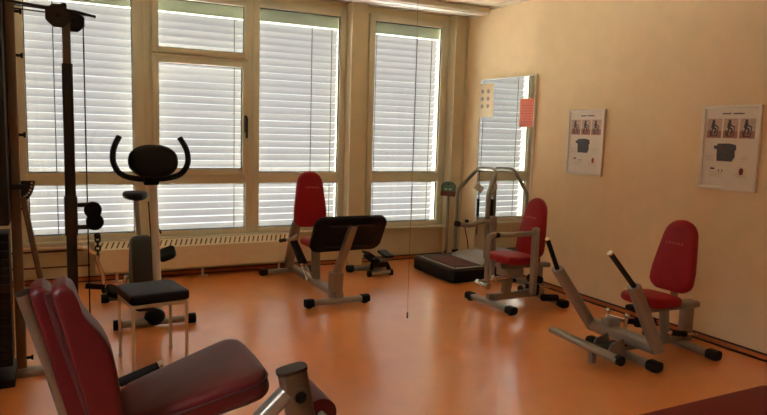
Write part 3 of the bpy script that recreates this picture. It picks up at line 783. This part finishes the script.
for x, z, r, y0 in ((.030, 2.172, .072, 4.345), (.112, 2.158, .068, 4.43)):
    p = MB().prism([(a * r, b_ * r) for a, b_ in oc], (x, y0, z), (1, 0, 0), (0, 0, 1), (0, 1, 0), .022, .003).build('pulley_housing', M['darker'], t)
    MB().tube([(x, y0 - .006, z), (x, y0 + .028, z)], .014, 12).build('axle_bolt', M['black'], p)
MB().ball((.062, 4.38, 2.235), .018).build('top_knob', M['black'], t)
for z in (2.185, 2.205): MB().tube([(-.20, YT - .03, z + .008), (0, YT - .03, z)], .004, 8).build('upper_cable', M['black'], t)
MB().tube([(.165, YT, 2.13), (.165, YT, 1.04)], .004, 8).build('cable', M['black'], t)
MB().tube([(.165, YT, .93), (.165, YT, .06)], .004, 8).build('cable', M['black'], t)
MB().bar([(.072, YT, .86), (.072, YT, 1.10)], .074, .074, .2).build('carriage_sleeve', M['dark'], t)
for z in (1.045, .905): MB().bar([(.10, YT, z), (.185, YT, z)], .03, .028, .3).build('carriage_arm', M['dark'], t)
for z, x in ((1.012, .195), (.938, .205)):
    p = MB().tube([(x, YT - .022, z), (x, YT + .022, z)], .052, 24).build('pulley', M['blackpl'], t)
    MB().tube([(x, YT - .028, z), (x, YT + .028, z)], .015, 12).build('axle_bolt', M['black'], p)
# range selector and press lever
fan = [(0, 0)] + [(.074 * math.cos(a), -.105 * math.sin(a) * 1.15) for a in [PI / 2 * k / 10 for k in range(11)]]
fs = MB().prism(fan, (-.190, 4.30, 1.205), (1, 0, 0), (0, 0, 1), (0, 1, 0), .012, .002).build('range_selector', M['darker'], t)
hl = MB()
for k in range(6):
    a = PI / 2 * (k + .6) / 7
    hl.prism(ell(.006, .006, 10), (-.190 + .058 * math.cos(a), 4.2995, 1.205 - .097 * math.sin(a)), (1, 0, 0), (0, 0, 1), (0, -1, 0), .0015)
hl.build('selector_hole', M['ltgrey'], fs, False)
MB().bar([(-.182, 4.31, 1.11), (-.170, 4.31, 1.03), (-.085, 4.31, .50)], .032, .032, .25).build('press_lever', M['bronze'], t)
MB().bar([(-.245, 4.31, 1.17), (-.165, 4.31, 1.17)], .03, .03, .3).build('lever_pivot', M['dark'], t)

YS = 4.335
t = empty('chain_stirrup', (.22, 4.335, .53), 'curved steel stirrup handle with black grip hanging by a chain from the pole', 'exercise handle')
ch = MB(); z = .85; k = 0
while z > .76:
    if k % 2 == 0: ch.tube([(.216 + .014 * math.cos(a), YS, z - .016 + .020 * math.sin(a)) for a in [2 * PI * j / 10 for j in range(11)]], .0055, 6)
    else: ch.tube([(.216, YS + .014 * math.cos(a), z - .016 + .020 * math.sin(a)) for a in [2 * PI * j / 10 for j in range(11)]], .0055, 6)
    z -= .028; k += 1
ch.build('chain', M['greypl'], t)
MB().ball((.214, YS, .858), .020).build('cable_stop', M['black'], t)
MB().tube([(.216, YS, .745), (.210, YS, .70), (.245, YS, .60), (.245, YS, .55)], .013, 10, .04).build('stirrup', M['chrome'], t)
MB().tube([(.140, YS, .545), (.250, YS, .528)], .018, 12).build('grip', M['black'], t)
MB().ball((.248, YS, .505), .018).build('end_knob', M['black'], t)

# ------------------------------------------------------------------ leg extension in the foreground
t = empty('leg_extension', (.35, 2.45, 0), 'large red leg extension seat with split backrest in the foreground', 'exercise machine')
# backrest: two long pads side by side with a deep groove between them
def back_profile(yc, dx, dz, wdt):
    prof = [(-.025, 1.02), (-.005, 1.045), (.028, 1.04), (.046, 1.0), (.058, .955), (.078, .92), (.125, .86), (.152, .79), (.164, .72), (.178, .60), (.185, .48), (.13, .46), (.085, .55), (.050, .70), (.015, .85), (-.012, .96)]
    pr = resample([(p.x, p.y) for p in fillet([V((a, b, 0)) for a, b in prof + prof[:1]], .03)][:-1], 52)
    return MB().pad(pr, (dx, yc, dz), (1, 0, 0), (0, 0, 1), (0, -1, 0), wdt / 2, wdt / 2, .022)
back_profile(2.30, 0, 0, .17).build('back_pad', M['wine'], t)
back_profile(2.50, -.070, -.045, .17).build('back_pad', M['wine'], t)
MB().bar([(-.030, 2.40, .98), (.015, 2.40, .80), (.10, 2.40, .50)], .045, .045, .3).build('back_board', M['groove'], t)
tb = MB().tube([(-.112, 2.46, .965), (-.040, 2.46, .71), (.06, 2.46, .30)], .024, 14).build('back_tube', M['bronze'], t)
MB().tube([(-.112, 2.46, .966), (-.115, 2.46, .976)], .026, 14).build('tube_cap', M['dark'], tb)
# seat: wedge rising and widening to the front
st = [(0, -.17), (.24, -.215), (.485, -.25), (.52, -.20), (.525, 0), (.52, .20), (.485, .25), (.24, .215), (0, .17)]
st = resample([(p.x, p.y) for p in fillet([V((a, b, 0)) for a, b in st + st[:1]], .05)][:-1], 56)
sn = V((-.27, 0, .963)).normalized(); su = V((.963, 0, .27)).normalized()
se = MB().pad(st, (.20, 2.505, .465), su, (0, 1, 0), sn, .05, .06, .035, .012).build('seat', M['wine'], t)
sm = [(a * 1.006, b_ * 1.006) for a, b_ in st]
MB().tube([V((.20, 2.505, .465)) + su * (a * 1.003) + V((0, 1, 0)) * (b_ * 1.006) + sn * .012 for a, b_ in st + st[:1]], .005, 6, cap=False).build('piping', M['groove'], se)
MB().bar([(-.02, 2.50, .36), (.30, 2.50, .40), (.66, 2.46, .48)], .07, .06, .3, .08).build('seat_beam', M['metal'], t)
MB().bar([(.52, 2.24, .36), (.74, 2.20, .585)], .068, .06, .35).build('lever_beam', M['metal'], t)
MB().bar([(.52, 2.24, .36), (.48, 2.46, .40)], .05, .05, .35).build('lever_link', M['metal'], t)
pv = MB().sweep([(.875, 2.20, .06), (.757, 2.20, .665)], ell(.054, .036, 28, 3)).build('pivot_post', M['postbrown'], t)
MB().sweep([(.757, 2.20, .662), (.755, 2.20, .674)], ell(.058, .040, 28, 3)).build('post_cap', M['dark'], pv)
MB().tube([(.776, 2.166, .575), (.776, 2.155, .575)], .032, 24).build('pivot_boss', M['postbrown'], pv)
MB().tube([(.776, 2.155, .575), (.776, 2.150, .575)], .022, 24).build('pivot_bolt', M['black'], pv)
MB().tube([(.955, 2.40, .372), (.955, 2.66, .372)], .070, 24).build('shin_roller', M['wine'], t)
MB().tube([(.955, 2.20, .375), (.955, 2.40, .375)], .016, 12).build('roller_axle', M['metal'], t)
MB().bar([(.80, 2.22, .36), (.955, 2.22, .375)], .04, .03, .3).build('roller_arm', M['metal'], t)
g = MB().tube([(.10, 2.86, .42), (.375, 2.86, .505)], .021, 14).build('side_handle', M['black'], t)
MB().tube([(.375, 2.86, .505), (.393, 2.86, .511)], .022, 14).build('handle_end', M['chrome'], g)
MB().bar([(.20, 2.84, .44), (.20, 2.72, .40), (.20, 2.55, .385)], .035, .03, .3).build('handle_bracket', M['metal'], t)
MB().bar([(.06, 2.50, .04), (.04, 2.45, .36)], .07, .06, .3).build('rear_leg', M['metal'], t)
MB().bar([(.80, 2.20, .035), (.80, 2.80, .035)], .06, .05, .3).build('base_tube', M['metal'], t)
MB().bar([(.06, 2.22, .035), (.06, 2.80, .035)], .06, .05, .3).build('base_tube', M['metal'], t)
MB().bar([(.06, 2.50, .035), (.80, 2.50, .035)], .06, .05, .3).build('base_tube', M['metal'], t)

# ------------------------------------------------------------------ treatment couch at the lower right
t = empty('treatment_couch', (1.8, 1.3, 0), 'dark red padded couch whose corner shows at the lower right', 'couch')
MB().pad(rrect(1.80, .64, .045, 6), (1.875, 1.36, .46), (1, 0, 0), (0, 1, 0), (0, 0, 1), .04, .04, .02, .004).build('cushion', M['couch'], t)
MB().box(1.02, 2.70, 1.10, 1.62, .36, .419, .006).build('couch_frame', M['metal'], t)
for x in (1.06, 2.66):
    for y in (1.14, 1.58): MB().bar([(x, y, 0), (x, y, .365)], .04, .04, .25).build('leg', M['metal'], t)

# ------------------------------------------------------------------ pull cord
t = empty('pull_cord', (2.515, 4.47, .04), 'thin cord hanging from the ceiling down to the middle of the floor', 'cord')
MB().tube([(2.515, 4.47, .10), (2.515, 4.47, ZC - .002)], .0017, 6).build('cord', M['cord'], t)
MB().tube([(2.515, 4.47, .05), (2.515, 4.47, .10)], .007, 10).build('pull_knob', M['cord'], t)

# ------------------------------------------------------------------ daylight
SKY, WORLD, HOR = 0.5, 26.0, 0.025
w = bpy.data.worlds.new('World'); scene.world = w; w.use_nodes = True
bg = w.node_tree.nodes['Background']
nt = w.node_tree
tc = nt.nodes.new('ShaderNodeTexCoord'); sx = nt.nodes.new('ShaderNodeSeparateXYZ')
nt.links.new(tc.outputs['Generated'], sx.inputs[0])
rp = nt.nodes.new('ShaderNodeValToRGB')                       # sunlit pale ground below the horizon, bright hazy sky above
rp.color_ramp.elements[0].position = 0.0; rp.color_ramp.elements[0].color = (1.0, 0.93, 0.82, 1)
rp.color_ramp.elements[1].position = 1.0; rp.color_ramp.elements[1].color = (SKY * .92, SKY * .97, SKY, 1)
e_ = rp.color_ramp.elements.new(0.37); e_.color = (1.0, 0.93, 0.82, 1)
e_ = rp.color_ramp.elements.new(0.40); e_.color = (HOR, HOR, HOR, 1)       # dim horizon band, added so the blind gaps don't burn out
e_ = rp.color_ramp.elements.new(0.60); e_.color = (HOR, HOR, HOR, 1)
e_ = rp.color_ramp.elements.new(0.64); e_.color = (SKY * .98, SKY * .99, SKY, 1)
mr_ = nt.nodes.new('ShaderNodeMapRange'); mr_.inputs['From Min'].default_value = -1; mr_.inputs['From Max'].default_value = 1
nt.links.new(sx.outputs['Z'], mr_.inputs['Value']); nt.links.new(mr_.outputs[0], rp.inputs['Fac']); nt.links.new(rp.outputs['Color'], bg.inputs['Color'])
bg.inputs['Strength'].default_value = WORLD

# ------------------------------------------------------------------ camera
cam = bpy.data.cameras.new('Camera'); co_ = bpy.data.objects.new('Camera', cam); col.objects.link(co_)
F, yaw, pitch, roll = 646.7290996606301, math.radians(26.91477504), math.radians(6.67392564), math.radians(-1.67746639)
cam.sensor_width = 36; cam.lens = F / 767 * 36
cam.clip_start = .02
fw = V((math.sin(yaw) * math.cos(pitch), math.cos(yaw) * math.cos(pitch), -math.sin(pitch)))
r0 = V((math.cos(yaw), -math.sin(yaw), 0)); d0 = fw.cross(r0)
rt = r0 * math.cos(roll) + d0 * math.sin(roll); dn_ = d0 * math.cos(roll) - r0 * math.sin(roll)
m4 = Matrix((rt, -dn_, -fw)).transposed().to_4x4(); m4.translation = V((0, 0, 1.55))
co_.matrix_world = m4
scene.camera = co_

scene.view_settings.view_transform = 'Standard'; scene.view_settings.look = 'None'
scene.view_settings.gamma = 1.0; scene.view_settings.use_curve_mapping = False
scene.view_settings.exposure = 1.18
scene.cycles.max_bounces = 10; scene.cycles.diffuse_bounces = 7; scene.cycles.transparent_max_bounces = 12
scene.cycles.use_denoising = True
scene.cycles.sample_clamp_indirect = 8
